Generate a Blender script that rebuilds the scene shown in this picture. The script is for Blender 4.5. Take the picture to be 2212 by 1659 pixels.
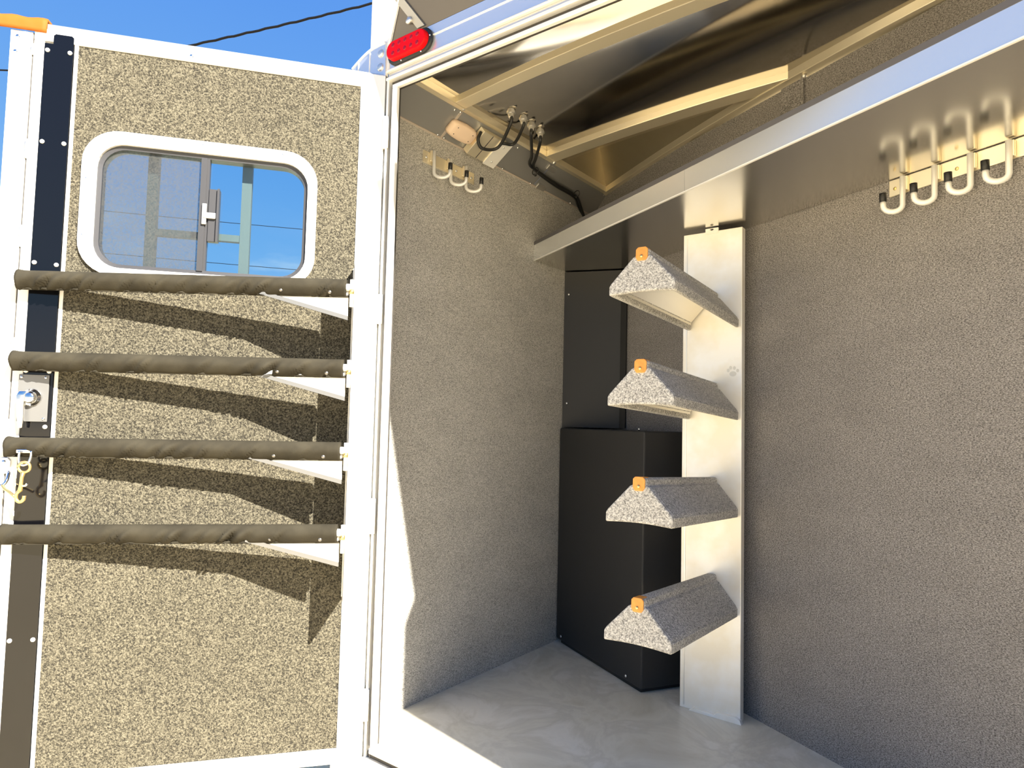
import bpy, bmesh, math, random
from mathutils import Matrix, Vector
random.seed(7)
R = math.radians
for o in list(bpy.data.objects): bpy.data.objects.remove(o)
scene = bpy.context.scene
COL = scene.collection

# ------------------------------------------------------------------ camera
cam = bpy.data.cameras.new('camera'); camo = bpy.data.objects.new('camera', cam); COL.objects.link(camo)
cam.sensor_width = 36.0; cam.lens = 36.0 * 1441.78 / 2212.0; cam.clip_start = 0.02
CAM = Vector((0, 0, 0.97))
right = Vector((0.7979, 0.6022, 0.0234)).normalized()
fwd = Vector((-0.6023, 0.7963, 0.0564)).normalized()
up = right.cross(fwd).normalized(); right = fwd.cross(up).normalized()
camo.matrix_world = Matrix(((right.x, up.x, -fwd.x, CAM.x), (right.y, up.y, -fwd.y, CAM.y),
                            (right.z, up.z, -fwd.z, CAM.z), (0, 0, 0, 1)))
scene.camera = camo

# ------------------------------------------------------------------ sky and sun
SUN_EL, SUN_AZ = R(35.5), R(10.0)
world = bpy.data.worlds.new('sky'); scene.world = world; world.use_nodes = True
nt = world.node_tree; nt.nodes.clear()
def N(t, **kw):
    n = nt.nodes.new(t)
    for k, v in kw.items(): setattr(n, k, v)
    return n
tc = N('ShaderNodeTexCoord'); sx = N('ShaderNodeSeparateXYZ'); nt.links.new(tc.outputs['Generated'], sx.inputs[0])
ramp = N('ShaderNodeValToRGB'); nt.links.new(sx.outputs['Z'], ramp.inputs[0])
cr = ramp.color_ramp
cr.elements[0].position = 0.0; cr.elements[0].color = (1.05, 1.08, 1.08, 1)
cr.elements[1].position = 1.0; cr.elements[1].color = (0.085, 0.24, 0.66, 1)
for p, c in ((0.05, (0.72, 0.86, 1.0, 1)), (0.14, (0.30, 0.57, 0.92, 1)), (0.34, (0.17, 0.42, 0.87, 1)), (0.52, (0.115, 0.33, 0.85, 1))):
    e = cr.elements.new(p); e.color = c
cn = N('ShaderNodeTexNoise'); cn.inputs['Scale'].default_value = 5.0; cn.inputs['Detail'].default_value = 7.0
mp = N('ShaderNodeMapping'); mp.inputs['Scale'].default_value = (1, 1, 3.2); mp.inputs['Location'].default_value = (0.35, 0.1, 0)
nt.links.new(tc.outputs['Generated'], mp.inputs[0]); nt.links.new(mp.outputs[0], cn.inputs[0])
cm = N('ShaderNodeMapRange'); cm.inputs[1].default_value = 0.53; cm.inputs[2].default_value = 0.72
nt.links.new(cn.outputs[0], cm.inputs[0])
ce = N('ShaderNodeMapRange'); ce.inputs[1].default_value = 0.30; ce.inputs[2].default_value = 0.18
nt.links.new(sx.outputs['Z'], ce.inputs[0])
mu = N('ShaderNodeMath', operation='MULTIPLY'); nt.links.new(cm.outputs[0], mu.inputs[0]); nt.links.new(ce.outputs[0], mu.inputs[1])
mx = N('ShaderNodeMixRGB'); nt.links.new(mu.outputs[0], mx.inputs[0]); nt.links.new(ramp.outputs[0], mx.inputs[1])
mx.inputs[2].default_value = (0.95, 0.97, 1.0, 1)
bg = N('ShaderNodeBackground'); nt.links.new(mx.outputs[0], bg.inputs[0]); bg.inputs[1].default_value = 0.83
wo = N('ShaderNodeOutputWorld'); nt.links.new(bg.outputs[0], wo.inputs[0])

sun = bpy.data.lights.new('sun', 'SUN'); suno = bpy.data.objects.new('sun', sun); COL.objects.link(suno)
sun.energy = 18.0; sun.angle = R(0.6); sun.color = (1.0, 0.93, 0.80)
travel = Vector((-math.cos(SUN_AZ) * math.cos(SUN_EL), math.sin(SUN_AZ) * math.cos(SUN_EL), -math.sin(SUN_EL)))
suno.rotation_euler = travel.to_track_quat('-Z', 'Y').to_euler(); suno.location = (6, -1, 6)

vs = scene.view_settings
vs.view_transform = 'Standard'; vs.look = 'None'; vs.gamma = 1.0; vs.use_curve_mapping = False
vs.exposure = 0.3

# ------------------------------------------------------------------ materials
def mat(name, base=(.5, .5, .5), rough=.5, metal=0.0, spec=None, build=None):
    m = bpy.data.materials.new(name); m.use_nodes = True
    b = m.node_tree.nodes['Principled BSDF']
    b.inputs['Base Color'].default_value = (*base, 1); b.inputs['Roughness'].default_value = rough
    b.inputs['Metallic'].default_value = metal
    if spec is not None: b.inputs['Specular IOR Level'].default_value = spec
    if build: build(m.node_tree, b)
    return m
def coords(t, scale=(1, 1, 1)):
    c = t.nodes.new('ShaderNodeTexCoord'); m = t.nodes.new('ShaderNodeMapping'); m.inputs['Scale'].default_value = scale
    t.links.new(c.outputs['Object'], m.inputs[0]); return m.outputs[0]
def noise(t, vec, scale, detail=2.0, dist=0.0, rough=.5):
    n = t.nodes.new('ShaderNodeTexNoise'); t.links.new(vec, n.inputs['Vector'])
    n.inputs['Scale'].default_value = scale; n.inputs['Detail'].default_value = detail
    n.inputs['Distortion'].default_value = dist; n.inputs['Roughness'].default_value = rough; return n.outputs[0]
def cramp(t, fac, stops):
    r = t.nodes.new('ShaderNodeValToRGB'); t.links.new(fac, r.inputs[0])
    while len(r.color_ramp.elements) < len(stops): r.color_ramp.elements.new(.5)
    for e, (p, c) in zip(r.color_ramp.elements, stops): e.position = p; e.color = (*c, 1)
    return r.outputs[0]
def bump(t, b, h, strength, dist):
    n = t.nodes.new('ShaderNodeBump'); n.inputs['Strength'].default_value = strength; n.inputs['Distance'].default_value = dist
    t.links.new(h, n.inputs['Height']); t.links.new(n.outputs[0], b.inputs['Normal'])
def carpet(dark, mid, light, sc=210, stretch=(1, 1, 1), bs=.9, bd=.004):
    def f(t, b):
        v = coords(t, stretch)
        n = noise(t, v, sc, 2.0, .6)
        big = noise(t, v, 5, 2.0)
        c = cramp(t, n, [(.34, dark), (.5, mid), (.66, light)])
        m = t.nodes.new('ShaderNodeMixRGB'); m.blend_type = 'MULTIPLY'; m.inputs[0].default_value = .35
        t.links.new(c, m.inputs[1])
        t.links.new(cramp(t, big, [(.3, (.7, .7, .7)), (.7, (1, 1, 1))]), m.inputs[2])
        t.links.new(m.outputs[0], b.inputs['Base Color']); bump(t, b, n, bs, bd)
    return f
def brushed(vec_scale=(1, 1, 60), lo=.2, hi=.35, sc=30, dirt=None):
    def f(t, b):
        n = noise(t, coords(t, vec_scale), sc, 3.0)
        mr = t.nodes.new('ShaderNodeMapRange'); t.links.new(n, mr.inputs[0]); mr.inputs[3].default_value = lo; mr.inputs[4].default_value = hi
        t.links.new(mr.outputs[0], b.inputs['Roughness'])
        if dirt:
            d = noise(t, coords(t), 7, 4.0)
            t.links.new(cramp(t, d, [(.42, dirt[0]), (.62, dirt[1])]), b.inputs['Base Color'])
    return f
def floor_f(t, b):
    v = coords(t)
    a = noise(t, v, 3.6, 6.0, .7, .6); g = noise(t, v, 60, 3.0)
    t.links.new(cramp(t, a, [(.30, (.56, .52, .43)), (.46, (.73, .70, .62)), (.52, (.63, .60, .53)), (.60, (.77, .74, .68)), (.75, (.66, .64, .59))]), b.inputs['Base Color'])
    bump(t, b, g, .15, .002)
def ground_f(t, b):
    v = coords(t); a = noise(t, v, .6, 4.0); g = noise(t, v, 25, 4.0)
    m = t.nodes.new('ShaderNodeMixRGB'); m.inputs[0].default_value = .4
    t.links.new(cramp(t, a, [(.3, (.74, .60, .36)), (.7, (.86, .73, .48))]), m.inputs[1])
    t.links.new(cramp(t, g, [(.35, (.62, .50, .29)), (.65, (.90, .77, .53))]), m.inputs[2])
    t.links.new(m.outputs[0], b.inputs['Base Color']); bump(t, b, g, .5, .02)
def canvas_f(t, b):
    v = coords(t); n = noise(t, v, 16, 4.0); w = noise(t, v, 500, 1.0)
    t.links.new(cramp(t, n, [(.3, (.024, .021, .015)), (.7, (.042, .037, .026))]), b.inputs['Base Color']); bump(t, b, w, .25, .001)
M = {
 'door_carpet': mat('door_carpet', rough=.95, spec=.1, build=carpet((.027, .025, .021), (.086, .078, .057), (.165, .150, .112), 250)),  # same carpet as the walls, colour darkened to offset the strong sun
 'wall_carpet': mat('wall_carpet', rough=.95, spec=.1, build=carpet((.21, .205, .19), (.45, .435, .405), (.66, .64, .60), 260, (1, 1, 2.0), .6, .002)),  # same carpet as the door, colour lightened to stand in for interior light
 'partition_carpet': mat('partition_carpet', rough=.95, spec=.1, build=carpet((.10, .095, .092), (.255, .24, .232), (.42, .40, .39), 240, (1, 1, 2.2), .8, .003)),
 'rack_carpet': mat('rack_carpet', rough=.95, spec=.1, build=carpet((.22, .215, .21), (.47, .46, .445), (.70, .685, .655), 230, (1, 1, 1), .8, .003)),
 'white_alu': mat('white_alu', (.86, .85, .82), .38, .25, build=brushed((1, 1, .05), .3, .45, 60)),
 'post_alu': mat('post_alu', (.84, .83, .80), .42, .35, build=brushed((1, 1, .3), .36, .5, 12, ((.86, .82, .74), (.92, .92, .92)))),
 'mill': mat('mill', (.78, .76, .72), .3, .85, build=brushed((30, 1, 1), .25, .4, 20)),
 'shelf_alu': mat('shelf_alu', (.72, .70, .66), .2, 1.0, build=brushed((1, 1, 1), .13, .24, 5)),
 'ceil_alu': mat('ceil_alu', (.47, .44, .39), .2, 1.0, build=brushed((1, 1, 1), .08, .16, 3)),
 'fascia': mat('fascia', (.84, .85, .86), .25, .72),
 'guard_grey': mat('guard_grey', (.15, .115, .09), .6, .0),
 'rib_alu': mat('rib_alu', (.95, .86, .66), .3, .7),  # plain aluminium with the yellow ground reflection tinted into its colour
 'polish': mat('polish', (.80, .81, .83), .14, 1.0),
 'chrome': mat('chrome', (.85, .85, .86), .12, 1.0),
 'cove_grey': mat('cove_grey', (.36, .36, .36), .38, .55),
 'brass': mat('brass', (.80, .60, .26), .3, .9),
 'black_gloss': mat('black_gloss', (.003, .003, .004), .10, 0.0, .5),
 'black_plastic': mat('black_plastic', (.028, .028, .029), .5, 0.0, .35, build=lambda t, b: bump(t, b, noise(t, coords(t), 300, 2), .2, .001)),
 'rubber': mat('rubber', (.012, .012, .012), .45),
 'grey_trim': mat('grey_trim', (.10, .095, .10), .6),
 'dark_frame': mat('dark_frame', (.05, .05, .055), .4, .3),
 'seal': mat('seal', (.05, .045, .04), .6),
 'canvas': mat('canvas', rough=.9, spec=.15, build=canvas_f),
 'leather': mat('leather', (.78, .33, .06), .5, build=lambda t, b: t.links.new(cramp(t, noise(t, coords(t), 30, 3), [(.3, (.62, .22, .03)), (.7, (.85, .38, .08))]), b.inputs['Base Color'])),
 'lens_tan': mat('lens_tan', (.80, .62, .48), .5),
 'bead': mat('bead', (.62, .54, .48), .4, .4),
 'soffit': mat('soffit', (.13, .12, .115), .35, .7),
 'snap_grey': mat('snap_grey', (.22, .21, .20), .35, .8),
 'plate_grey': mat('plate_grey', (.20, .20, .20), .35, .5),
 'leather_cap': mat('leather_cap', (.30, .085, .010), .7, 0.0, .2),
 'red': mat('red', (.62, .001, .003), .35, 0.0, .15),
 'red_dark': mat('red_dark', (.30, .0, .004), .2),
 'floor': mat('floor', rough=.34, spec=.4, build=floor_f),
 'ground': mat('ground', rough=.95, spec=.1, build=ground_f),
 'smudge': mat('smudge', (.70, .69, .66), .5, .35),
 'wire': mat('wire', (.004, .004, .005), .7, 0.0, .1),
}
def glass(name, tint, gloss, diff=0.0, dcol=(.4, .4, .4)):
    m = bpy.data.materials.new(name); m.use_nodes = True; t = m.node_tree; t.nodes.clear()
    o = t.nodes.new('ShaderNodeOutputMaterial'); tr = t.nodes.new('ShaderNodeBsdfTransparent'); tr.inputs[0].default_value = (*tint, 1)
    gl = t.nodes.new('ShaderNodeBsdfGlossy'); gl.inputs['Roughness'].default_value = .02
    mx = t.nodes.new('ShaderNodeMixShader'); mx.inputs[0].default_value = gloss
    t.links.new(tr.outputs[0], mx.inputs[1]); t.links.new(gl.outputs[0], mx.inputs[2]); last = mx
    if diff:
        d = t.nodes.new('ShaderNodeBsdfDiffuse'); d.inputs[0].default_value = (*dcol, 1)
        m2 = t.nodes.new('ShaderNodeMixShader'); 
        v = coords(t); n = noise(t, v, 260, 1.0)
        mr = t.nodes.new('ShaderNodeMapRange'); t.links.new(n, mr.inputs[0]); mr.inputs[1].default_value = .3; mr.inputs[2].default_value = .7
        mr.inputs[3].default_value = diff * .6; mr.inputs[4].default_value = diff * 1.4; t.links.new(mr.outputs[0], m2.inputs[0])
        t.links.new(mx.outputs[0], m2.inputs[1]); t.links.new(d.outputs[0], m2.inputs[2]); last = m2
    t.links.new(last.outputs[0], o.inputs[0]); return m
M['glass'] = glass('glass', (.80, .93, .98), .07)
M['screen'] = glass('screen', (.88, .92, .95), .02, .30, (.095, .094, .090))

# ------------------------------------------------------------------ mesh helpers
class MB:
    def __init__(s): s.v = []; s.f = []
    def add(s, vs, fs):
        n = len(s.v); s.v += [tuple(v) for v in vs]; s.f += [tuple(i + n for i in f) for f in fs]; return s
    def box(s, x0, x1, y0, y1, z0, z1):
        return s.add([(x0, y0, z0), (x1, y0, z0), (x1, y1, z0), (x0, y1, z0), (x0, y0, z1), (x1, y0, z1), (x1, y1, z1), (x0, y1, z1)],
                     [(0, 3, 2, 1), (4, 5, 6, 7), (0, 1, 5, 4), (1, 2, 6, 5), (2, 3, 7, 6), (3, 0, 4, 7)])
    def prism(s, poly, plane, a, b):
        def P(p, d): return {'xz': (p[0], d, p[1]), 'yz': (d, p[0], p[1]), 'xy': (p[0], p[1], d)}[plane]
        n = len(poly)
        return s.add([P(p, a) for p in poly] + [P(p, b) for p in poly],
                     [tuple(range(n)), tuple(range(2 * n - 1, n - 1, -1))] + [(i, i + n, (i + 1) % n + n, (i + 1) % n) for i in range(n)])
    def tube(s, pts, r, n=8, caps=True):
        pts = [Vector(p) for p in pts]; rs = r if isinstance(r, (list, tuple)) else [r] * len(pts)
        rings = []; ref = None
        for i, p in enumerate(pts):
            d = ((pts[min(i + 1, len(pts) - 1)] - p).normalized() + (p - pts[max(i - 1, 0)]).normalized()).normalized()
            if ref is None: ref = Vector((0, 0, 1)) if abs(d.z) < .9 else Vector((1, 0, 0))
            a = d.cross(ref).normalized(); b = a.cross(d).normalized(); ref = b
            rings.append([p + (a * math.cos(2 * math.pi * k / n) + b * math.sin(2 * math.pi * k / n)) * rs[i] for k in range(n)])
        return s.loft(rings, caps)
    def loft(s, rings, caps=True, closed=True):
        n = len(rings[0]); vs = [v for r in rings for v in r]; fs = []
        for i in range(len(rings) - 1):
            for k in range(n if closed else n - 1):
                fs.append((i * n + k, i * n + (k + 1) % n, (i + 1) * n + (k + 1) % n, (i + 1) * n + k))
        if caps: fs += [tuple(range(n - 1, -1, -1)), tuple((len(rings) - 1) * n + k for k in range(n))]
        return s.add(vs, fs)
    def lathe(s, c, prof, axis='y', n=16):
        c = Vector(c); rings = []
        for r, h in prof:
            ring = []
            for k in range(n):
                a, b = r * math.cos(2 * math.pi * k / n), r * math.sin(2 * math.pi * k / n)
                ring.append(c + {'y': Vector((a, h, b)), 'z': Vector((a, b, h)), 'x': Vector((h, a, b))}[axis])
            rings.append(ring)
        return s.loft(rings)
    def blob(s, c, r, seed=0, sq=(1, 1, 1)):
        rnd = random.Random(seed); rings = []
        for i in range(5):
            t = math.pi * (.08 + .84 * i / 4)
            rings.append([Vector(c) + Vector((r * sq[0] * math.sin(t) * math.cos(k * math.pi / 4), r * sq[1] * math.sin(t) * math.sin(k * math.pi / 4), r * sq[2] * math.cos(t))) * 1.0
                          + Vector((rnd.uniform(-1, 1), rnd.uniform(-1, 1), rnd.uniform(-1, 1))) * r * .16 for k in range(8)])
        return s.loft(rings)
    def build(s, name, m, parent=None, smooth=False, bevel=0.0, loc=None, rot=None, label=None):
        me = bpy.data.meshes.new(name); me.from_pydata(s.v, [], s.f); me.update()
        b = bmesh.new(); b.from_mesh(me); bmesh.ops.recalc_face_normals(b, faces=b.faces); b.to_mesh(me); b.free()
        return link(name, me, m, parent, smooth, bevel, loc, rot, label)
def link(name, me, m, parent=None, smooth=False, bevel=0.0, loc=None, rot=None, label=None):
    if not me.materials: me.materials.append(M[m])
    o = bpy.data.objects.new(name, me); COL.objects.link(o)
    if parent: o.parent = parent
    if loc: o.location = loc
    if rot: o.rotation_euler = rot
    if smooth:
        for p in me.polygons: p.use_smooth = True
    if bevel:
        md = o.modifiers.new('bevel', 'BEVEL'); md.width = bevel; md.segments = 2; md.limit_method = 'ANGLE'; md.angle_limit = R(40)
    if label: o['label'] = label
    return o
def tag(o, label, cat, group=None, kind=None):
    o['label'] = label; o['category'] = cat
    if group: o['group'] = group
    if kind: o['kind'] = kind
    return o
def empty(name, loc=(0, 0, 0), rz=0.0):
    o = bpy.data.objects.new(name, None); COL.objects.link(o); o.location = loc; o.rotation_euler = (0, 0, rz); o.empty_display_size = .1; return o
def rrect(u0, u1, z0, z1, r, n=8):
    out = []
    for cx, cz, a0 in ((u1 - r, z1 - r, 0), (u0 + r, z1 - r, 90), (u0 + r, z0 + r, 180), (u1 - r, z0 + r, 270)):
        for k in range(n + 1):
            a = R(a0 + 90 * k / n); out.append((cx + r * math.cos(a), cz + r * math.sin(a)))
    return out
def plate_hole(outer, hole, y0, y1):
    """flat plate in XZ between y0 and y1 with one hole"""
    me = bpy.data.meshes.new('plate'); b = bmesh.new(); es = []
    for loop in (outer, hole):
        vs = [b.verts.new((p[0], y1, p[1])) for p in loop]
        es += [b.edges.new((vs[i], vs[(i + 1) % len(vs)])) for i in range(len(vs))]
    bmesh.ops.triangle_fill(b, use_beauty=True, edges=es)
    fs = list(b.faces); r = bmesh.ops.extrude_face_region(b, geom=fs)
    bmesh.ops.translate(b, verts=[v for v in r['geom'] if isinstance(v, bmesh.types.BMVert)], vec=(0, y0 - y1, 0))
    bmesh.ops.recalc_face_normals(b, faces=b.faces); b.to_mesh(me); b.free(); return me
def ring_frame(outer, inner, ys):
    """ring between two loops of equal length; ys=(y_outer_back, y_outer_front, y_inner_front, y_inner_back)"""
    n = len(outer)
    rings = [[(p[0], ys[0], p[1]) for p in outer], [(p[0], ys[1], p[1]) for p in outer], [(p[0], ys[2], p[1]) for p in inner], [(p[0], ys[3], p[1]) for p in inner]]
    rings.append(rings[0]); return MB().loft(rings, caps=False)
screw_me = {}
def screw(parent, loc, m='chrome', r=.005, axis='y', name='screw', h=.003):
    key = (m, r, axis, h)
    if key not in screw_me:
        b = MB().lathe((0, 0, 0), [(r, 0), (r * .95, h * .5), (r * .6, h), (r * .02, h * 1.1)], axis, 10)
        me = bpy.data.meshes.new(name); me.from_pydata(b.v, [], b.f); me.update(); me.materials.append(M[m])
        for p in me.polygons: p.use_smooth = True
        screw_me[key] = me
    o = bpy.data.objects.new(name, screw_me[key]); COL.objects.link(o); o.parent = parent; o.location = loc; return o

XL, XR, YR, XC = -1.656, 0.47, 1.381, -0.593
zc = lambda x: 2.14 - .052 * (x - XC) ** 2          # underside of the arched roof

# ------------------------------------------------------------------ ground outside
g = 60
tag(MB().add([(-g, -g, -.45), (g, -g, -.45), (g, g, -.45), (-g, g, -.45)], [(0, 1, 2, 3)]).build('ground', 'ground'),
    'sunlit pale tan gravel yard around the trailer', 'ground', kind='structure')

# ------------------------------------------------------------------ trailer shell
tag(MB().box(-1.70, XR + .04, YR + .005, 2.95, -.16, 0).build('floor', 'floor'), 'grey mottled trailer floor with swirl marks', 'floor', kind='structure')
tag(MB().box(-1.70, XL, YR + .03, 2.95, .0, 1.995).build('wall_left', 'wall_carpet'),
    'grey carpeted side wall beside the open door, hung with three hooks', 'wall', kind='structure')
wr = MB().prism([(1.243, -.0), (2.95, 0), (2.95, 2.3), (1.45, 2.3), (1.45, 3.2), (0.984, 3.2), (1.285, 1.90), (1.243, 1.82)], 'yz', XR, XR + .04).build('wall_right', 'wall_carpet')  # unseen; raised rear wing is added, shaped to cast the left wall's shadow edge
tag(wr, 'grey carpeted side wall opposite the open door, with added sun-blocking rear wing', 'wall', kind='structure')

# ceiling: arched sheet with cross ribs
xs = [-1.60 + (XR + 1.60) * i / 24 for i in range(25)]
rings = [[(x, YR + .04, zc(x)), (x, 2.95, zc(x)), (x, 2.95, zc(x) + .05), (x, YR + .04, zc(x) + .05)] for x in xs]
ceil = MB().loft(rings).build('ceiling', 'ceil_alu', smooth=False)
for p in ceil.data.polygons: p.use_smooth = abs(p.normal.z) > .8
tag(ceil, 'arched bare aluminium sheet ceiling with cross ribs', 'ceiling', kind='structure')
def slant_y(x): return (1.7277 - .46484 * x) / .8854
def rib(y0, y1, x0, x1, drop):
    pr = []
    for i in range(21):
        x = x0 + (x1 - x0) * i / 20; pr.append([(x, y0, zc(x) - drop), (x, y1, zc(x) - drop), (x, y1, zc(x) + .01), (x, y0, zc(x) + .01)])
    return MB().loft(pr)
rib(1.668, 1.722, -1.536, XR, .024).build('rib', 'rib_alu', ceil, bevel=.002)
rib(2.232, 2.30, -1.536, -.545, .024).build('rib', 'rib_alu', ceil, bevel=.002)
for i, c in enumerate([(-1.545, 1.672, 2.082), (-1.545, 1.72, 2.075), (-1.545, 2.236, 2.076), (-1.545, 2.30, 2.07), (-.53, 2.225, 2.106)]):
    MB().blob((0, 0, 0), .010, i).build('weld', 'mill', ceil, True, loc=c)

# side rail under the roof edge and the sloped cove below it
rail = MB().box(-1.60, -1.536, YR + .04, 2.85, 2.068, 2.11).build('trim_1', 'rib_alu', bevel=.002)
tag(rail, 'bare aluminium roof rail running above the sloped grey cove', 'rail', kind='structure')
CU = Vector((.098, 0, .071)).normalized(); CNn = Vector((.5867, 0, -.8098))    # along the slope, and out into the room
def cove(y, w, o=0.0):
    p = Vector((XL, y, 1.995)) + CU * w + CNn * o; return p
cv = empty('trim_2', (XL, YR + .04, 1.995))
tag(cv, 'sloped grey metal cove panels between left wall and roof rail', 'cove', kind='structure')
def cove_mb(y0, y1, w0, w1, o0, o1, base):
    vs = []
    for (w, o) in ((w0, o0), (w1, o0), (w1, o1), (w0, o1)):
        vs += [cove(y0, w, o) - base, cove(y1, w, o) - base]
    return MB().add(vs, [(0, 1, 3, 2), (2, 3, 5, 4), (4, 5, 7, 6), (6, 7, 1, 0), (0, 2, 4, 6), (1, 7, 5, 3)])
cb = Vector(cv.location)
for y0, y1 in ((YR + .04, 1.722), (1.726, 2.305), (2.309, 2.85)):
    cove_mb(y0, y1, 0, .123, -.01, .0 if y0 < 2.3 else .002, cb).build('cove_panel', 'cove_grey', cv)
cove_mb(YR + .04, 2.85, -.006, .004, -.004, .004, cb).build('bead', 'bead', cv, label='pinkish thin metal bead along the lower edge')
cove_mb(1.720, 1.728, .0, .122, 0, .0035, cb).build('joint_strip', 'bead', cv)
def cove_screw(y, w, r=.005):
    p = cove(y, w, .002) - cb
    o = screw(cv, p, 'chrome', r, 'z', 'rivet', .004); o.rotation_euler = (0, math.atan2(CNn.x, CNn.z), 0)
for y, w in ((1.702, .006), (1.735, .006), (1.692, .115), (2.071, .110), (2.085, .004), (2.217, .065), (2.282, .003), (2.54, .042), (2.60, .006), (1.72, .118)):
    cove_screw(y, w)
for y, w in ((2.322, .104), (2.355, .008)):
    cove_mb(y - .03, y + .03, w - .012, w + .012, 0, .006, cb).build('clip', 'mill', cv, bevel=.002)

# slanted partition wall
SA = R(-27.7024); SO = Vector((.80313, 1.52973, 0))
sl = empty('wall_back', SO, SA)
tag(sl, 'grey carpeted slanted partition wall behind the saddle rack post', 'wall', kind='structure')
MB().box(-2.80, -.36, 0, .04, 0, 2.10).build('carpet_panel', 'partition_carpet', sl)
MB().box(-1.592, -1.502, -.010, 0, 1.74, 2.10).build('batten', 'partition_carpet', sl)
tb = []
for i in range(25):
    t = -2.69 + (2.69 - .38) * i / 24; x = .80313 + .8854 * t
    z = zc(x) - .028
    tb.append([(t, -.022, z), (t, .03, z), (t, .03, z + .05), (t, -.022, z + .05)])
tubeo = MB().loft(tb).build('roof_tube', 'rib_alu', sl, bevel=.002)
MB().blob((-2.665, -.015, 2.07), .010, 9).build('weld', 'mill', sl, True)

# black corner lining and black box in the corner
bc = empty('corner_lining', (XL, 2.56, 0))
tag(bc, 'tall black plastic sheet lining the corner above the black box', 'lining')
def vplate(p0, p1, th, z0, z1, base):
    p0 = Vector(p0); p1 = Vector(p1); d = (p1 - p0).normalized(); n = Vector((d.y, -d.x, 0)) * th
    b = Vector(base)
    q = [p0 - b, p1 - b, p1 - b + n, p0 - b + n]
    return MB().add([(v.x, v.y, z0) for v in q] + [(v.x, v.y, z1) for v in q], [(0, 1, 2, 3), (7, 6, 5, 4), (0, 4, 5, 1), (1, 5, 6, 2), (2, 6, 7, 3), (3, 7, 4, 0)])
A0, A1 = (XL + .002, 2.572, 0), (-1.412, 2.664, 0)
vplate(A0, A1, -.012, .952, 1.664, bc.location).build('sheet', 'black_plastic', bc)
vplate(A1, (-1.384, 2.664, 0), -.010, .952, 1.664, bc.location).build('edge_strip', 'rubber', bc)
dd = (Vector(A1) - Vector(A0)).normalized()
for f, z in ((.06, 1.56), (.06, 1.06)):
    p = Vector(A0) + dd * f * .28 - Vector(bc.location); screw(bc, (p.x + .004, p.y - .001, z), 'chrome', .006, 'y', h=-.004)
bb = empty('corner_box', SO, SA)
tag(bb, 'black plastic floor box standing in the far corner', 'box')
MB().prism([(-2.648, -.236), (-2.018, -.236), (-2.006, -.004), (-2.72, -.004)], 'xy', .016, .946).build('cover', 'black_plastic', bb, bevel=.005)
MB().prism([(-2.62, -.226), (-2.035, -.226), (-2.022, -.01), (-2.70, -.01)], 'xy', 0.001, .016).build('foot', 'rubber', bb)
for t, z in ((-2.60, .035), (-2.11, .035), (-2.10, .952)):
    screw(bb, (t, -.238 if z < .9 else -.2, z), 'chrome', .006, 'y', h=-.004)

# ------------------------------------------------------------------ rear door frame
fr = empty('trim_3', (XL, YR, 0))
tag(fr, 'bright aluminium rear door frame with rubber seal channel and sill', 'door frame', kind='structure')
X = lambda x: x - XL
def framebox(x0, x1, y0, y1, z0, z1, name, m, bev=.002):
    MB().box(X(x0), X(x1), y0 - YR, y1 - YR, z0, z1).build(name, m, fr, bevel=bev)
framebox(-1.532, -1.509, YR - .008, YR + .003, -.002, 1.995, 'inner_lip', 'white_alu')
framebox(-1.551, -1.532, YR + .010, YR + .03, -.03, 2.012, 'seal_channel', 'seal')
framebox(-1.541, -1.536, YR - .002, YR + .010, -.03, 2.012, 'seal', 'grey_trim')
framebox(-1.560, -1.551, YR - .006, YR + .03, -.04, 2.036, 'outer_lip', 'white_alu')
framebox(-1.715, -1.560, YR + .002, YR + .05, -.16, 2.06, 'corner_post', 'polish')
framebox(-1.650, -1.556, YR - .004, YR + .05, 2.06, 2.50, 'corner_post', 'white_alu', .006)
framebox(-1.532, XR, YR - .008, YR + .006, 1.995, 2.007, 'inner_lip', 'white_alu')
framebox(-1.551, XR, YR + .008, YR + .03, 2.007, 2.026, 'seal_channel', 'seal')
framebox(-1.561, XR, YR - .010, YR + .045, 2.026, 2.036, 'outer_lip', 'white_alu')
framebox(-1.561, XR, YR + .004, YR + .045, 2.036, 2.056, 'drip_channel', 'mill')
framebox(-1.532, XR, YR - .012, YR + .03, -.012, .004, 'inner_lip', 'white_alu')
framebox(-1.551, XR, YR + .0, YR + .03, -.03, -.012, 'seal_channel', 'seal')
framebox(-1.561, XR, YR - .012, YR + .03, -.042, -.03, 'outer_lip', 'white_alu')
framebox(-1.715, XR, YR - .004, YR + .03, -.16, -.042, 'sill_plate', 'white_alu')
# header box, sloped soffit above it, bracket at the corner
hd = empty('header', (XC, YR, 2.056))
tag(hd, 'polished aluminium header beam over the opening carrying the red light', 'beam')
MB().box(-1.595 - XC, XR - XC, -.006, .045, 0, .008).build('lower_ridge', 'white_alu', hd, bevel=.002)
MB().box(-1.56 - XC, XR - XC, .0, .045, .008, .058).build('fascia', 'fascia', hd)
MB().box(-1.56 - XC, XR - XC, -.003, .045, .058, .0605).build('groove_bead', 'white_alu', hd)
MB().box(-1.56 - XC, XR - XC, .0, .045, .0605, .092).build('fascia', 'fascia', hd)
sf = empty('roof_soffit', (XC, YR, 2.148))
tag(sf, 'leaning metal soffit panel with a slanted bright edge above the header', 'panel')
lean = math.tan(R(24))
def sp(x, h, o=0.0): return (x - XC, -h * lean - o, h + .001 - o * .3)
P0 = [(-1.553, .0), (XR, .0), (XR, .34), (-1.25, .34)]
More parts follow.
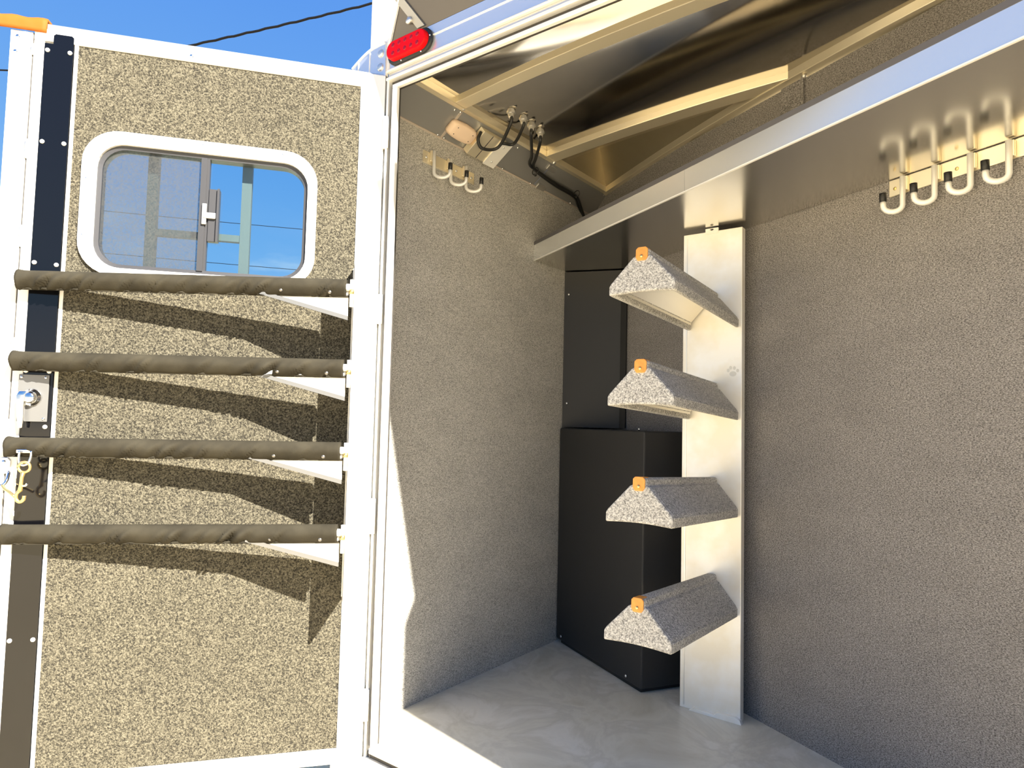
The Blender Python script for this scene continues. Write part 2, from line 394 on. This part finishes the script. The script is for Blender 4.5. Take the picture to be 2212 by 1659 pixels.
MB().add([sp(*p) for p in P0] + [sp(*p, -.012) for p in P0], [(0, 1, 2, 3), (7, 6, 5, 4), (0, 4, 5, 1), (1, 5, 6, 2), (2, 6, 7, 3), (3, 7, 4, 0)]).build('sheet', 'soffit', sf)
MB().tube([sp(-1.557, -.0, .003), sp(-1.254, .34, .003)], .0045, 8).build('edge_bead', 'white_alu', sf)
MB().add([sp(-1.43, .005, .006), sp(-1.40, .005, .006), sp(-1.47, .11, .006), sp(-1.50, .11, .006), sp(-1.43, .005, -.0), sp(-1.40, .005, 0), sp(-1.47, .11, 0), sp(-1.50, .11, 0)],
         [(0, 1, 2, 3), (0, 4, 5, 1), (1, 5, 6, 2), (2, 6, 7, 3), (3, 7, 4, 0)]).build('brace', 'cove_grey', sf)
MB().blob(sp(-1.45, .03, .008), .012, 3).build('weld', 'mill', sf, True)
bk = empty('corner_bracket', (-1.64, YR, 2.06))
tag(bk, 'polished bracket plate with round bolt heads where door meets header', 'bracket')
arc = [(-1.726 + .157 * i / 12, 2.116 + .038 * math.sin(math.pi / 2 * min(1, i / 9))) for i in range(13)]
poly = [(x + 1.64, z - 2.06) for x, z in arc] + [(-1.563 + 1.64, 2.045 - 2.06), (-1.726 + 1.64, 2.045 - 2.06)]
MB().prism(poly, 'xz', -.010, .001).build('plate', 'fascia', bk)
MB().tube([(x, -.010, z) for x, z in poly[:13]], .004, 6).build('rim', 'white_alu', bk)
for z in (2.124, 2.079):
    MB().lathe((-1.588 + 1.64, -.0105, z - 2.06), [(.013, 0), (.012, -.003), (.008, -.005), (.001, -.0055)], 'y', 18).build('bolt_head', 'mill', bk, True)
for x in (-1.64, -1.695): MB().box(x + 1.639, x + 1.641, -.012, -.009, -.01, 2.145 - 2.06 - (0 if x > -1.65 else .012)).build('crease', 'white_alu', bk)

# red tail light
tl = empty('tail_light', (-1.462, YR - .002, 2.106))
tag(tl, 'oval red rear light in a black gasket on the header', 'light')
def stadium(w, h, n=10):
    r = h / 2; a = w / 2 - r
    return [(a + r * math.cos(R(-90 + 180 * i / n)), r * math.sin(R(-90 + 180 * i / n))) for i in range(n + 1)] + \
           [(-a + r * math.cos(R(90 + 180 * i / n)), r * math.sin(R(90 + 180 * i / n))) for i in range(n + 1)]
MB().loft([[(p[0], y, p[1]) for p in stadium(w, h)] for w, h, y in ((.19, .078, .0), (.19, .078, -.006), (.182, .070, -.009))]).build('gasket', 'rubber', tl, True)
MB().loft([[(p[0], y, p[1]) for p in stadium(w, h)] for w, h, y in ((.170, .060, -.008), (.168, .058, -.022), (.162, .052, -.0245), (.08, .012, -.0255))]).build('lens', 'red', tl, False, bevel=.001)
for i in range(5):
    for j in (-1, 1):
        MB().lathe((-.052 + .026 * i, -.0246, j * .0125), [(.0075, 0), (.006, -.0012), (.0035, -.0018), (.001, -.001)], 'y', 8).build('led', 'red_dark', tl, True)
for x, z in ((-.03, -.035), (.055, -.034), (.09, .004)): screw(tl, (x, -.009, z), 'chrome', .003, 'y', 'rivet', -.003)

# ------------------------------------------------------------------ saddle rack post with four arms
rk = empty('saddle_rack', (-.842, 2.258, 0))
tag(rk, 'upright aluminium post carrying four carpeted saddle arms', 'saddle rack')
post = MB().prism([(-.105, 0), (.105, 0), (.105, 1.654), (-.105, 1.654)], 'xz', 0, .032).build('post', 'post_alu', rk, bevel=.002)
MB().box(-.092, -.089, -.0015, 0, .01, 1.64).build('seam', 'mill', post)
MB().prism([(-.066, .002), (-.05, .012), (.02, .008), (.03, .018), (.09, .02), (.108, .012), (.112, .0), (-.066, 0)], 'xz', -.014, .004).build('weld', 'post_alu', post, bevel=.004)
hole = [(-.001 + .008 * math.cos(R(90 * k)), 1.6595 + .004 * math.sin(R(90 * k))) for k in range(4)]
link('top_tab', plate_hole([(-.024, 1.645), (.022, 1.645), (.022, 1.6645), (-.024, 1.6645)], hole, -.002, .004), 'post_alu', post)
pm = MB()
for dx, dz, a, b in ((.075, 1.265, .012, .009), (.059, 1.277, .005, .0065), (.067, 1.286, .005, .0065), (.080, 1.285, .005, .0065), (.091, 1.276, .005, .006)):
    pm.add([(dx + a * math.cos(2 * math.pi * k / 12), -.0004, dz - .115 + b * math.sin(2 * math.pi * k / 12)) for k in range(12)] + [(dx + a * math.cos(2 * math.pi * k / 12), .0002, dz - .115 + b * math.sin(2 * math.pi * k / 12)) for k in range(12)],
           [tuple(range(12))] + [(k, k + 12, (k + 1) % 12 + 12, (k + 1) % 12) for k in range(12)])
pm.build('paw_mark', 'smudge', post, label='faint grey paw print smudge')
L = .565
OUT = [(-.100, -.128), (-.100, -.102), (-.094, -.092), (-.029, -.024), (-.019, -.020), (-.019, -.004), (-.013, 0)]
OUT = OUT + [(-x, z) for x, z in reversed(OUT)]
INN = [(-.086, -.126), (-.086, -.102), (-.024, -.038), (-.012, -.034), (-.010, -.030), (-.008, -.028), (-.004, -.026)]
INN = INN + [(-x, z) for x, z in reversed(INN)]
def arm_cover():
    b = MB(); rings = []
    for i in range(13):
        f = i / 12; y = -L * f; s = .90 + .10 * f
        rings.append([(x * s, y, z) for x, z in OUT + list(reversed(INN))])
    return b.loft(rings)
cover_me = None
ZR = [1.434, 1.120, .796, .470]
for i, z in enumerate(ZR):
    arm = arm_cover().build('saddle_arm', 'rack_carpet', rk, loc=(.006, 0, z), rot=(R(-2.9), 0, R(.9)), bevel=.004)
    arm['label'] = ['topmost grey carpeted saddle arm, close below the shelf', 'second grey carpeted saddle arm from the top', 'third grey carpeted saddle arm from the top', 'lowest grey carpeted saddle arm'][i]
    # end panel
    ep = [(x, zz) for x, zz in OUT]; k = 8
    bot = [(.100 - .2 * j / k, -.128 + .005 * math.sin(math.pi * j / k)) for j in range(1, k)]
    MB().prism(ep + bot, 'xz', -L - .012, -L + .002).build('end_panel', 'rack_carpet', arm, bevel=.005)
    # metal underside
    rr = []
    for f in (0.01, .98):
        s = .90 + .10 * f
        rr.append([(x * s, -L * f, zz) for x, zz in [(-.085, -.110), (-.085, -.101), (-.024, -.040), (.024, -.040), (.085, -.101), (.085, -.110)]])
    MB().loft(rr, caps=False, closed=False).build('metal_liner', 'mill', arm, label='bare metal underside')
    tabm = MB().prism([(-.012, .002), (.012, .002), (.018, -.004), (.018, -.027), (.012, -.036), (-.012, -.036), (-.018, -.027), (-.018, -.004)], 'xz', -L - .0155, -L - .011)
    tabm.box(-.012, .012, -L - .0155, -L + .022, -.0005, .0025)
    tabm.build('leather_tab', 'leather', arm, label='orange leather tab', bevel=.002)
    screw(arm, (0, -L - .0155, -.024), 'brass', .005, 'y', h=-.003)

# ------------------------------------------------------------------ shelf on the slanted wall
sh = empty('shelf', SO, SA)
tag(sh, 'long bare aluminium tray shelf mounted on the slanted wall', 'shelf')
MB().prism([(-2.545, -.438), (-.62, -.438), (-.38, -.004), (-2.768, -.004)], 'xy', 1.668, 1.673).build('tray_bottom', 'shelf_alu', sh)
MB().box(-2.545, -1.5585, -.4405, -.4365, 1.667, 1.735).build('fascia_panel', 'fascia', sh)
MB().box(-1.5575, -.60, -.4405, -.4365, 1.667, 1.735).build('fascia_panel', 'fascia', sh)
MB().box(-2.545, -.60, -.4425, -.4365, 1.6655, 1.6695).build('bottom_edge', 'white_alu', sh)
MB().box(-2.545, -.60, -.441, -.432, 1.735, 1.750).build('edge_trim', 'grey_trim', sh)

# ------------------------------------------------------------------ hook racks
def j_hook(parent, x, y, ztop, zbot, r_bend, tr, side, front, m):
    """J hook: strap on the plate, bent rod, rubber tip; local frame x along plate, -y into the room"""
    st = MB().box(x - .009, x + .009, y - .010, y, zbot + .058, ztop).build('hook_strap', 'rib_alu', parent, bevel=.003)
    pts = [(x, y - .014, ztop - .002), (x, y - .015, zbot + r_bend)]
    for k in range(1, 9):
        a = math.pi * k / 8
        pts.append((x + side * r_bend * (1 - math.cos(a)), y - .015 - front * (1 - math.cos(a)) / 2, zbot + r_bend - r_bend * math.sin(a)))
    e = pts[-1]; pts.append((e[0], e[1] - .001, e[2] + .014))
    rod = MB().tube(pts, tr, 10).build('hook', m, parent, True)
    MB().tube([(e[0], e[1] - .001, e[2] + .012), (e[0], e[1] - .002, e[2] + .036)], tr * 1.25, 10).build('rubber_tip', 'rubber', rod, True)
hk = empty('hook_rack', (XL, 1.776, 1.9), R(90))       # on the left wall: local x = along the wall, -y = into the room
tag(hk, 'three hook metal strip on the left wall under the cove', 'hook rack')
MB().box(-.140, .137, -.004, .001, -.024, .021).build('back_plate', 'rib_alu', hk, bevel=.003)
for x in (-.100, -.012, .073): j_hook(hk, x, -.004, .027, -.071, .017, .0062, 1, .045, 'white_alu')
for x in (-.125, .033, .118): screw(hk, (x, -.004, -.002), 'chrome', .005, 'y', h=-.003)
hk2 = empty('hook_rack', SO, SA)
tag(hk2, 'four hook metal strip on the slanted wall just under the shelf', 'hook rack')
MB().box(-1.215, -.845, -.005, -.0005, 1.620, 1.6665).build('back_plate', 'rib_alu', hk2, bevel=.002)
for t in (-1.165, -1.078, -.989, -.902): j_hook(hk2, t, -.005, 1.664, 1.566, .0175, .0075, -1, .03, 'white_alu')
for t in (-1.197, -1.030): screw(hk2, (t, -.005, 1.640), 'brass', .005, 'y', h=-.002)

# ------------------------------------------------------------------ fittings on the cove
dl = empty('dome_light', cove(1.776, .060)); tag(dl, 'tan plastic barrel shaped lamp cover on the grey cove', 'light')
b0 = Vector(dl.location); rings = []
for h, s in ((0, 1), (.010, 1), (.020, .93), (.024, .82), (.0245, .3)):
    ring = []
    for k in range(32):
        a = 2 * math.pi * k / 32; c, s_ = math.cos(a), math.sin(a)
        px = math.copysign(abs(c) ** .30, c) * .066; pw = math.copysign(abs(s_) ** .36, s_) * .027
        pw *= 1 + .22 * (1 - (px / .066) ** 2)
        ring.append(cove(1.776 + px * s, .060 + pw * s, .002 + h) - b0)
    rings.append(ring)
MB().loft(rings).build('cover', 'lens_tan', dl, True, label='tan plastic cover')
for dy, dw in ((-.04, .014), (-.04, -.014), (.04, .014), (.04, -.014)):
    s = screw(dl, cove(1.776 + dy, .060 + dw, .0245) - b0, 'dark_frame', .0032, 'z', h=.002); s.rotation_euler = (0, math.atan2(CNn.x, CNn.z), 0)
jb = empty('junction_box', cove(1.95, .0)); tag(jb, 'small aluminium junction box fixed to the grey cove', 'box'); b0 = Vector(jb.location)
cove_mb(1.842, 1.990, .004, .112, .002, .032, b0).build('body', 'rib_alu', jb, bevel=.002)
cove_mb(1.893, 1.8955, .006, .111, .03, .0332, b0).build('seam', 'dark_frame', jb)
cove_mb(1.940, 2.006, .000, .116, .032, .036, b0).build('lid', 'white_alu', jb, bevel=.001)
for w in (.022, .094):
    s = screw(jb, cove(1.972, w, .036) - b0, 'chrome', .004, 'z'); s.rotation_euler = (0, math.atan2(CNn.x, CNn.z), 0)
def spline(pts, n=8):
    P = [Vector(p) for p in pts]; P = [P[0] * 2 - P[1]] + P + [P[-1] * 2 - P[-2]]; out = []
    for i in range(1, len(P) - 2):
        for k in range(n):
            t = k / n; a, b, c, d = P[i - 1], P[i], P[i + 1], P[i + 2]
            out.append(.5 * ((2 * b) + (-a + c) * t + (2 * a - 5 * b + 4 * c - d) * t * t + (-a + 3 * b - 3 * c + d) * t ** 3))
    out.append(P[-2]); return out
GL = [(-1.447, 1.869), (-1.441, 1.937), (-1.448, 1.998), (-1.452, 2.064)]
ends = [[(0, 0, -.05), cove(1.91, .10, .07), cove(1.862, .062, .06), cove(1.835, .075, .04), cove(1.842, .10, .02)],
        [(0, 0, -.04), cove(1.985, .135, .05), cove(1.955, .112, .04), cove(1.945, .105, .035)],
        [(0, 0, -.05), cove(2.115, .125, .045), cove(2.16, .085, .03), cove(2.235, .072, .02), cove(2.40, .060, .016), cove(2.565, .055, .016), cove(2.66, .02, .02), (XL + .018, 2.735, 1.90), (XL + .018, 2.75, 1.74)],
        [(0, 0, -.05), cove(2.15, .125, .040), cove(2.19, .085, .025), cove(2.245, .066, .014), cove(2.41, .050, .012), cove(2.57, .045, .012), cove(2.665, .01, .012), (XL + .034, 2.745, 1.89), (XL + .034, 2.76, 1.74)]]
lab = ['black cable looping from ceiling gland down into junction box side', 'short black cable from ceiling gland into junction box top',
       'black cable in the outer half of the bundle running to the corner', 'black cable in the inner half of the bundle running to the corner']
for i, ((gx, gy), e) in enumerate(zip(GL, ends)):
    top = zc(gx)
    c = empty('cable', (gx, gy, top)); tag(c, lab[i], 'cable', 'cables hanging from ceiling glands')
    b0 = Vector((gx, gy, top))
    pts = [Vector((0, 0, -.02)), Vector(e[0])] + [Vector(q) - b0 for q in e[1:]]
    MB().tube(spline(pts), .0062, 8).build('cord', 'rubber', c, True)
    MB().lathe((0, 0, 0), [(.013, -.0005), (.013, -.007), (.0165, -.008), (.0165, -.016), (.011, -.018), (.010, -.030), (.007, -.033)], 'z', 8).build('gland', 'mill', c)
cp = cove(2.565, .05, .012)
for y in (2.235, 2.565):
    t = empty('cable_tie', cove(y, .065, .016)); tag(t, 'black cable tie around the bundle, %s' % ('near the roof rib weld' if y < 2.4 else 'close to the dark corner'), 'cable tie')
    pts = [CU * .016 * math.cos(a) + CNn * .014 * math.sin(a) for a in [2 * math.pi * k / 14 for k in range(15)]]
    MB().tube(pts, .002, 5).build('loop', 'rubber', t, True)
    MB().box(-.004, .004, -.004, .004, -.02, -.012).build('lock_head', 'rubber', t)

# ------------------------------------------------------------------ open door (local x = from hinge, y = out of its inside face)
DR = R(231.6601); DH = Vector((-1.564, 1.381, 0))
dr = empty('door_1', DH, DR); tag(dr, 'open swing door lined with tan speckled carpet in bright aluminium frame', 'door', kind='structure')
WIN = rrect(.213, .792, 1.362, 1.735, .075)
link('core', plate_hole([(.02, -.03), (.96, -.03), (.96, 2.03), (.02, 2.03)], WIN, -.036, -.006), 'white_alu', dr)
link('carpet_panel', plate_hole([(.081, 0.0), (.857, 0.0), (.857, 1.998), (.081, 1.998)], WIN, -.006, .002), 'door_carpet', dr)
def dbox(name, m, u0, u1, y0, y1, z0, z1, bev=.002): return MB().box(u0, u1, y0, y1, z0, z1).build(name, m, dr, bevel=bev)
dbox('hinge_stile', 'white_alu', .006, .081, -.036, .006, -.045, 2.045)
dbox('top_rail', 'white_alu', .081, .966, -.036, .006, 1.999, 2.034)
dbox('top_cap', 'mill', .006, .966, -.040, .002, 2.035, 2.050)
dbox('bottom_rail', 'white_alu', .081, .966, -.036, .006, -.045, -.001)
dbox('latch_stile', 'white_alu', .940, .966, -.036, .006, 0, 1.998)
dbox('carpet_edge_strip', 'white_alu', .857, .867, -.006, .004, 0, 1.998, .001)
dbox('stile_seam', 'seal', .966, .970, -.03, .001, -.04, 2.018, 0)
dbox('outer_stile', 'white_alu', .970, 1.024, -.030, .004, -.045, 2.019)
bs = MB().prism([(.868, 0), (.939, 0), (.939, 1.992), (.918, 1.992), (.918, 2.016), (.913, 2.021), (.873, 2.021), (.868, 2.016)], 'xz', -.006, .0075).build('black_strip', 'black_gloss', dr, label='glossy black plastic strip')
for u, z in ((.931, 1.972), (.876, 1.972), (.930, 1.712), (.877, 1.712), (.930, 1.374), (.877, 1.371), (.933, 1.077), (.878, 1.077), (.880, .926), (.931, .36), (.877, .36)):
    screw(bs, (u, .0075, z), 'white_alu', .0062, 'y', h=.004)
for u, z in ((1.006, 2.001), (1.009, 1.958)): screw(dr, (u, .004, z), 'chrome', .006, 'y')
screw(dr, (.565, .006, 2.016), 'chrome', .006, 'y')
for i, z in enumerate((1.97, 1.70, 1.677, 1.46, 1.43, 1.15, 1.13, .93, .90)):
    MB().blob((.967, .005, z), .008, 20 + i, (1, .6, 2)).build('weld', 'mill', dr, True)
for z, h in ((1.86, .10), (1.305, .09), (.676, .105), (.12, .09)):
    MB().lathe((0.0, .010, z), [(.010, -h / 2), (.010, h / 2)], 'z', 12).build('hinge_knuckle', 'white_alu', dr, True)
MB().lathe((1.020, .012, 1.31), [(.008, -.03), (.008, .03)], 'z', 10).build('hinge_knuckle', 'white_alu', dr, True)
# paddle latch
lt = empty('door_latch', DH, DR); tag(lt, 'polished steel lever latch on the black door strip', 'latch')
MB().box(.875, .947, .0078, .013, .940, 1.067).build('base_plate', 'plate_grey', lt, bevel=.001)
for u, z in ((.883, 1.060), (.940, 1.060), (.883, .948), (.940, .948)): screw(lt, (u, .013, z), 'chrome', .004, 'y')
MB().lathe((.913, .013, 1.005), [(.024, 0), (.023, .005), (.017, .006), (.016, .020), (.010, .024), (.001, .025)], 'y', 20).build('rose', 'chrome', lt, True)
MB().loft([[(u - w, .030 - d, z), (u + w, .030 - d, z), (u + w, .030 + d, z), (u - w, .030 + d, z)] for u, z, w, d in
           ((.918, 1.018, .006, .005), (.925, 1.022, .009, .008), (.930, 1.010, .010, .009), (.931, .985, .009, .007), (.930, .950, .008, .005), (.929, .922, .005, .003))]).build('lever', 'chrome', lt, True, bevel=.002)
MB().lathe((.918, .020, 1.008), [(.010, 0), (.010, .012)], 'y', 12).build('spindle', 'chrome', lt, True)
# orange leather cap over the top corner
oc = empty('leather_wrap', DH, DR); tag(oc, 'orange leather wrap folded over the top outer corner of the door', 'leather wrap')
rings = []
for i in range(17):
    f = i / 16; u = .936 + .20 * f; zt = 2.064 - .004 * f + .002 * math.sin(f * 19); w = .0015 * math.sin(f * 31)
    rings.append([(u, .009, 2.0205 + w), (u, .012, 2.030), (u, .009 + w, 2.042), (u, .011, zt - .012), (u, .004, zt - .002), (u, -.02, zt), (u, -.042, zt - .006), (u, -.046, 2.052), (u, -.044, 2.0525), (u, -.02, 2.0525), (u, .0035, 2.0525), (u, .0068, 2.0205)])
MB().loft(rings).build('fold', 'leather_cap', oc, True)

# ------------------------------------------------------------------ door window
wn = empty('window_1', DH, DR); tag(wn, 'rounded sliding window in the open door with white frame', 'window', kind='structure')
ring_frame(rrect(.198, .830, 1.352, 1.765, .095), rrect(.225, .792, 1.374, 1.728, .072), (.001, .011, .013, .002)).build('outer_frame', 'white_alu', wn)
ring_frame(rrect(.2245, .792, 1.3735, 1.728, .072), rrect(.236, .780, 1.386, 1.716, .062), (-.03, .004, .002, -.03)).build('inner_frame', 'dark_frame', wn)
MB().box(.508, .524, -.014, .006, 1.384, 1.718).build('centre_bar', 'dark_frame', wn)
MB().box(.501, .508, -.016, .002, 1.384, 1.718).build('sash_edge', 'dark_frame', wn)
def pane(u0, u1, cut):
    full = rrect(.234, .782, 1.384, 1.718, .063)
    pts = [(min(max(p[0], u0), u1), p[1]) for p in full]; out = []
    for p in pts:
        if not out or (abs(p[0] - out[-1][0]) + abs(p[1] - out[-1][1])) > 1e-5: out.append(p)
    return out
MB().prism(pane(.23, .504, 0), 'xz', -.017, -.014).build('pane', 'glass', wn)
MB().prism(pane(.520, .79, 0), 'xz', -.026, -.023).build('pane', 'glass', wn)
MB().prism(pane(.522, .79, 0), 'xz', -.006, -.0055).build('insect_screen', 'screen', wn, label='grey insect screen')
MB().box(.470, .500, -.013, .006, 1.472, 1.628).build('pull_handle', 'dark_frame', wn, bevel=.002)
MB().box(.470, .476, .006, .014, 1.472, 1.628).build('pull_rib', 'dark_frame', wn)
wl = MB().box(.478, .512, .007, .014, 1.538, 1.556).build('latch', 'cove_grey', wn, bevel=.002)
MB().box(.503, .516, .006, .0125, 1.520, 1.582).build('latch_keeper', 'cove_grey', wn, bevel=.002)
for u, z in ((.828 - .012, 1.62), (.818, 1.46), (.65, 1.752), (.52, 1.752), (.40, 1.752), (.30, 1.752), (.212, 1.60)): screw(wn, (u, .0115, z), 'chrome', .0035, 'y')
wg = empty('window_guard', DH, DR); tag(wg, 'dark ladder shaped guard bars outside the door window', 'guard')
for u in (.664, .405): MB().box(u - .014, u + .014, -.075, -.050, 1.35, 1.80).build('guard_bar', 'guard_grey', wg)
MB().box(.418, .651, -.073, -.052, 1.492, 1.512).build('rung', 'guard_grey', wg)
for z in (1.352, 1.785): MB().box(.36, .71, -.0505, -.0362, z, z + .02).build('mount', 'guard_grey', wg)

# ------------------------------------------------------------------ blanket bars on the door
mr = empty('bar_mount', DH, DR); tag(mr, 'upright aluminium mounting plate on the door carrying the padded bars', 'mount')
MB().box(.076, .081, .0065, .172, .440, 1.425).build('plate', 'white_alu', mr)
MB().box(.070, .0835, .0065, .010, .440, 1.425).build('foot_flange', 'white_alu', mr)
BARS = [(1.335, 1.321), (1.109, 1.103), (.879, .875), (.654, .646)]
blab = ['topmost brown canvas padded bar across the door, directly below window', 'second brown canvas padded bar on the door, above the lever latch',
        'third brown canvas padded bar on the door, with snap hook at its end', 'lowest brown canvas padded bar across the door']
for bi, (zr, zl) in enumerate(BARS):
    Pr = Vector((.096, .168, zr)); Pl = Vector((.952, .036, zl)); d = Pl - Pr; Lb = d.length
    ang = math.atan2(d.y, d.x)
    base = empty('blanket_bar', DH + Matrix.Rotation(DR, 3, 'Z') @ Pr, DR + ang)
    tag(base, blab[bi], 'blanket bar', 'padded blanket bars on the door')
    rnd = random.Random(bi * 5 + 1); rings = []; nS, nA = 150, 28
    ph = rnd.uniform(0, 6); drop = (zl - zr) / Lb
    folds = [(rnd.uniform(.04, .97), rnd.uniform(.010, .022), rnd.uniform(.5, 1)) for _ in range(20)]
    for i in range(nS + 1):
        f = i / nS; x = .006 + (Lb - .006) * f; ring = []
        flare = 1 + .10 * math.exp(-((f - 1) / .012) ** 2)
        for k in range(nA):
            a = 2 * math.pi * k / nA; cy, cz = math.cos(a), math.sin(a)
            ry, rz = .0215, .0235
            # hanging hem below the rod: pinch the bottom to a seam
            if cz < 0: cyy = cy * (1 - .5 * abs(cz) ** 1.3); rz = .0265
            else: cyy = cy
            w = 0.0
            for (fc, wd, am) in folds:
                q = (f - fc) * Lb + cz * .022
                w += am * .0085 * math.exp(-(q / wd) ** 2) * math.sin(q / wd * 2.4) * (1 if cy > -.2 else .2) * max(0, min(1, .75 - cz))
            w += .0006 * math.sin(f * 60 + ph + cz * 3)
            ring.append((x, (ry * cyy + w * 1.3 * (1 if cy > 0 else -1)) * flare, (rz * cz) * flare + drop * x))
        rings.append(ring)
    MB().loft(rings).build('canvas_sleeve', 'canvas', base, True)
    MB().box(.0, Lb - .004, -.002, .002, -.0285, -.022).build('hem', 'canvas', base, rot=(0, -math.atan(drop), 0))
    MB().tube([(-.012, 0, 0), (.02, 0, 0)], .011, 10).build('bar_end', 'white_alu', base, True)
    MB().tube([(-.009, .004, -.055), (-.009, .004, .022)], .0055, 8).build('hinge_pin', 'white_alu', base, True)
    MB().tube([(-.009, .004, -.018), (-.009, .004, -.006)], .0075, 8).build('bushing', 'brass', base, True)
    gs = MB().prism([(.0, -.012), (.255, -.014), (.215, -.024), (.0, -.080)], 'xz', -.004, .000).build('gusset', 'white_alu', base)
    MB().prism([(.0, -.080), (.215, -.024), (.250, -.0195), (.250, -.026), (.0, -.092)], 'xz', -.005, .003).build('edge_lip', 'plate_grey', gs)
    for x in (.050, .182): screw(base, (x, .0120, -.0165), 'snap_grey', .0055, 'y', 'snap', .004)

# snap hook hanging from the third bar
sn = empty('snap_hook', DH, DR); tag(sn, 'brass and steel snap hook hanging from the third padded bar', 'snap hook')
Y0 = .066
def P(u, z, y=Y0): return (u, y, z)
MB().box(.872, .923, .056, .062, .858, .868).build('strap_plate', 'chrome', sn, bevel=.002)
lp = [P(.886, .864), P(.886, .850), P(.892, .832), P(.902, .827), P(.911, .832), P(.913, .850), P(.912, .864)]
MB().tube(spline(lp, 4), .0036, 8).build('staple', 'chrome', sn, True)
MB().tube([P(.899 + .0135 * math.cos(2 * math.pi * k / 16), .822 + .0135 * math.sin(2 * math.pi * k / 16), .068) for k in range(17)], .0036, 8).build('ring', 'brass', sn, True)
MB().tube([P(.900, .809, .070), P(.902, .795, .071), P(.903, .775, .071), P(.904, .760, .071)], [.006, .0042, .0042, .006], 10).build('shank', 'brass', sn, True)
MB().tube(spline([P(.904, .762, .071), P(.912, .752, .071), P(.911, .738, .071), P(.902, .732, .071), P(.895, .738, .071), P(.894, .748, .071)], 4), .0045, 8).build('hook', 'brass', sn, True)
MB().tube([P(.904, .772, .071), P(.892, .774, .071), P(.889, .780, .071)], .003, 8).build('trigger', 'chrome', sn, True)
kp = empty('keeper', DH, DR); tag(kp, 'steel keeper eye on the outer door edge beside the snap hook', 'latch')
MB().prism([(.955, .800), (.985, .800), (.985, .835), (.978, .843), (.962, .843), (.955, .835)], 'xz', .0065, .011).build('plate', 'chrome', kp, bevel=.001)
screw(kp, (.970, .011, .832), 'chrome', .005, 'y')
MB().tube(spline([P(.954, .806, .014), P(.952, .785, .03), P(.960, .772, .034), P(.978, .772, .034), P(.987, .785, .03), P(.985, .806, .014)], 4), .004, 8).build('eye', 'chrome', kp, True)
MB().tube(spline([P(.960, .772, .034), P(.950, .764, .045), P(.935, .756, .055), P(.918, .745, .064)], 4), .004, 8).build('hook_arm', 'brass', kp, True)

# ------------------------------------------------------------------ overhead wires beyond the door
def wire(name, a, b, r, sag, lab, wob=0.0, n=40):
    a = Vector(a); b = Vector(b); pts = []
    for i in range(n + 1):
        t = i / n; p = a.lerp(b, t); p.z -= sag * 4 * t * (1 - t)
        p.z += wob * math.sin(i * 1.9); pts.append(p)
    o = MB().tube(pts, r, 6).build(name, 'wire', None, True); tag(o, lab, 'cable', 'overhead wires')
wire('utility_wire', (-10.9, 3.93, 6.15), (-4.2, 8.9, 8.45), .017, .10, 'thick black twisted overhead wire against the blue sky', .006, 90)
wire('utility_wire', (-13.5, 2.0, 6.05), (-10.6, 4.2, 6.0), .012, -.03, 'short black overhead wire end past the outer door stile')
wire('utility_wire', (-11.4, 3.7, 4.03), (-6.5, 7.4, 3.62), .005, .02, 'thin overhead wire seen high through the door window')
wire('utility_wire', (-11.4, 3.8, 3.40), (-6.5, 7.4, 3.02), .005, .02, 'thin overhead wire seen low through the door window')
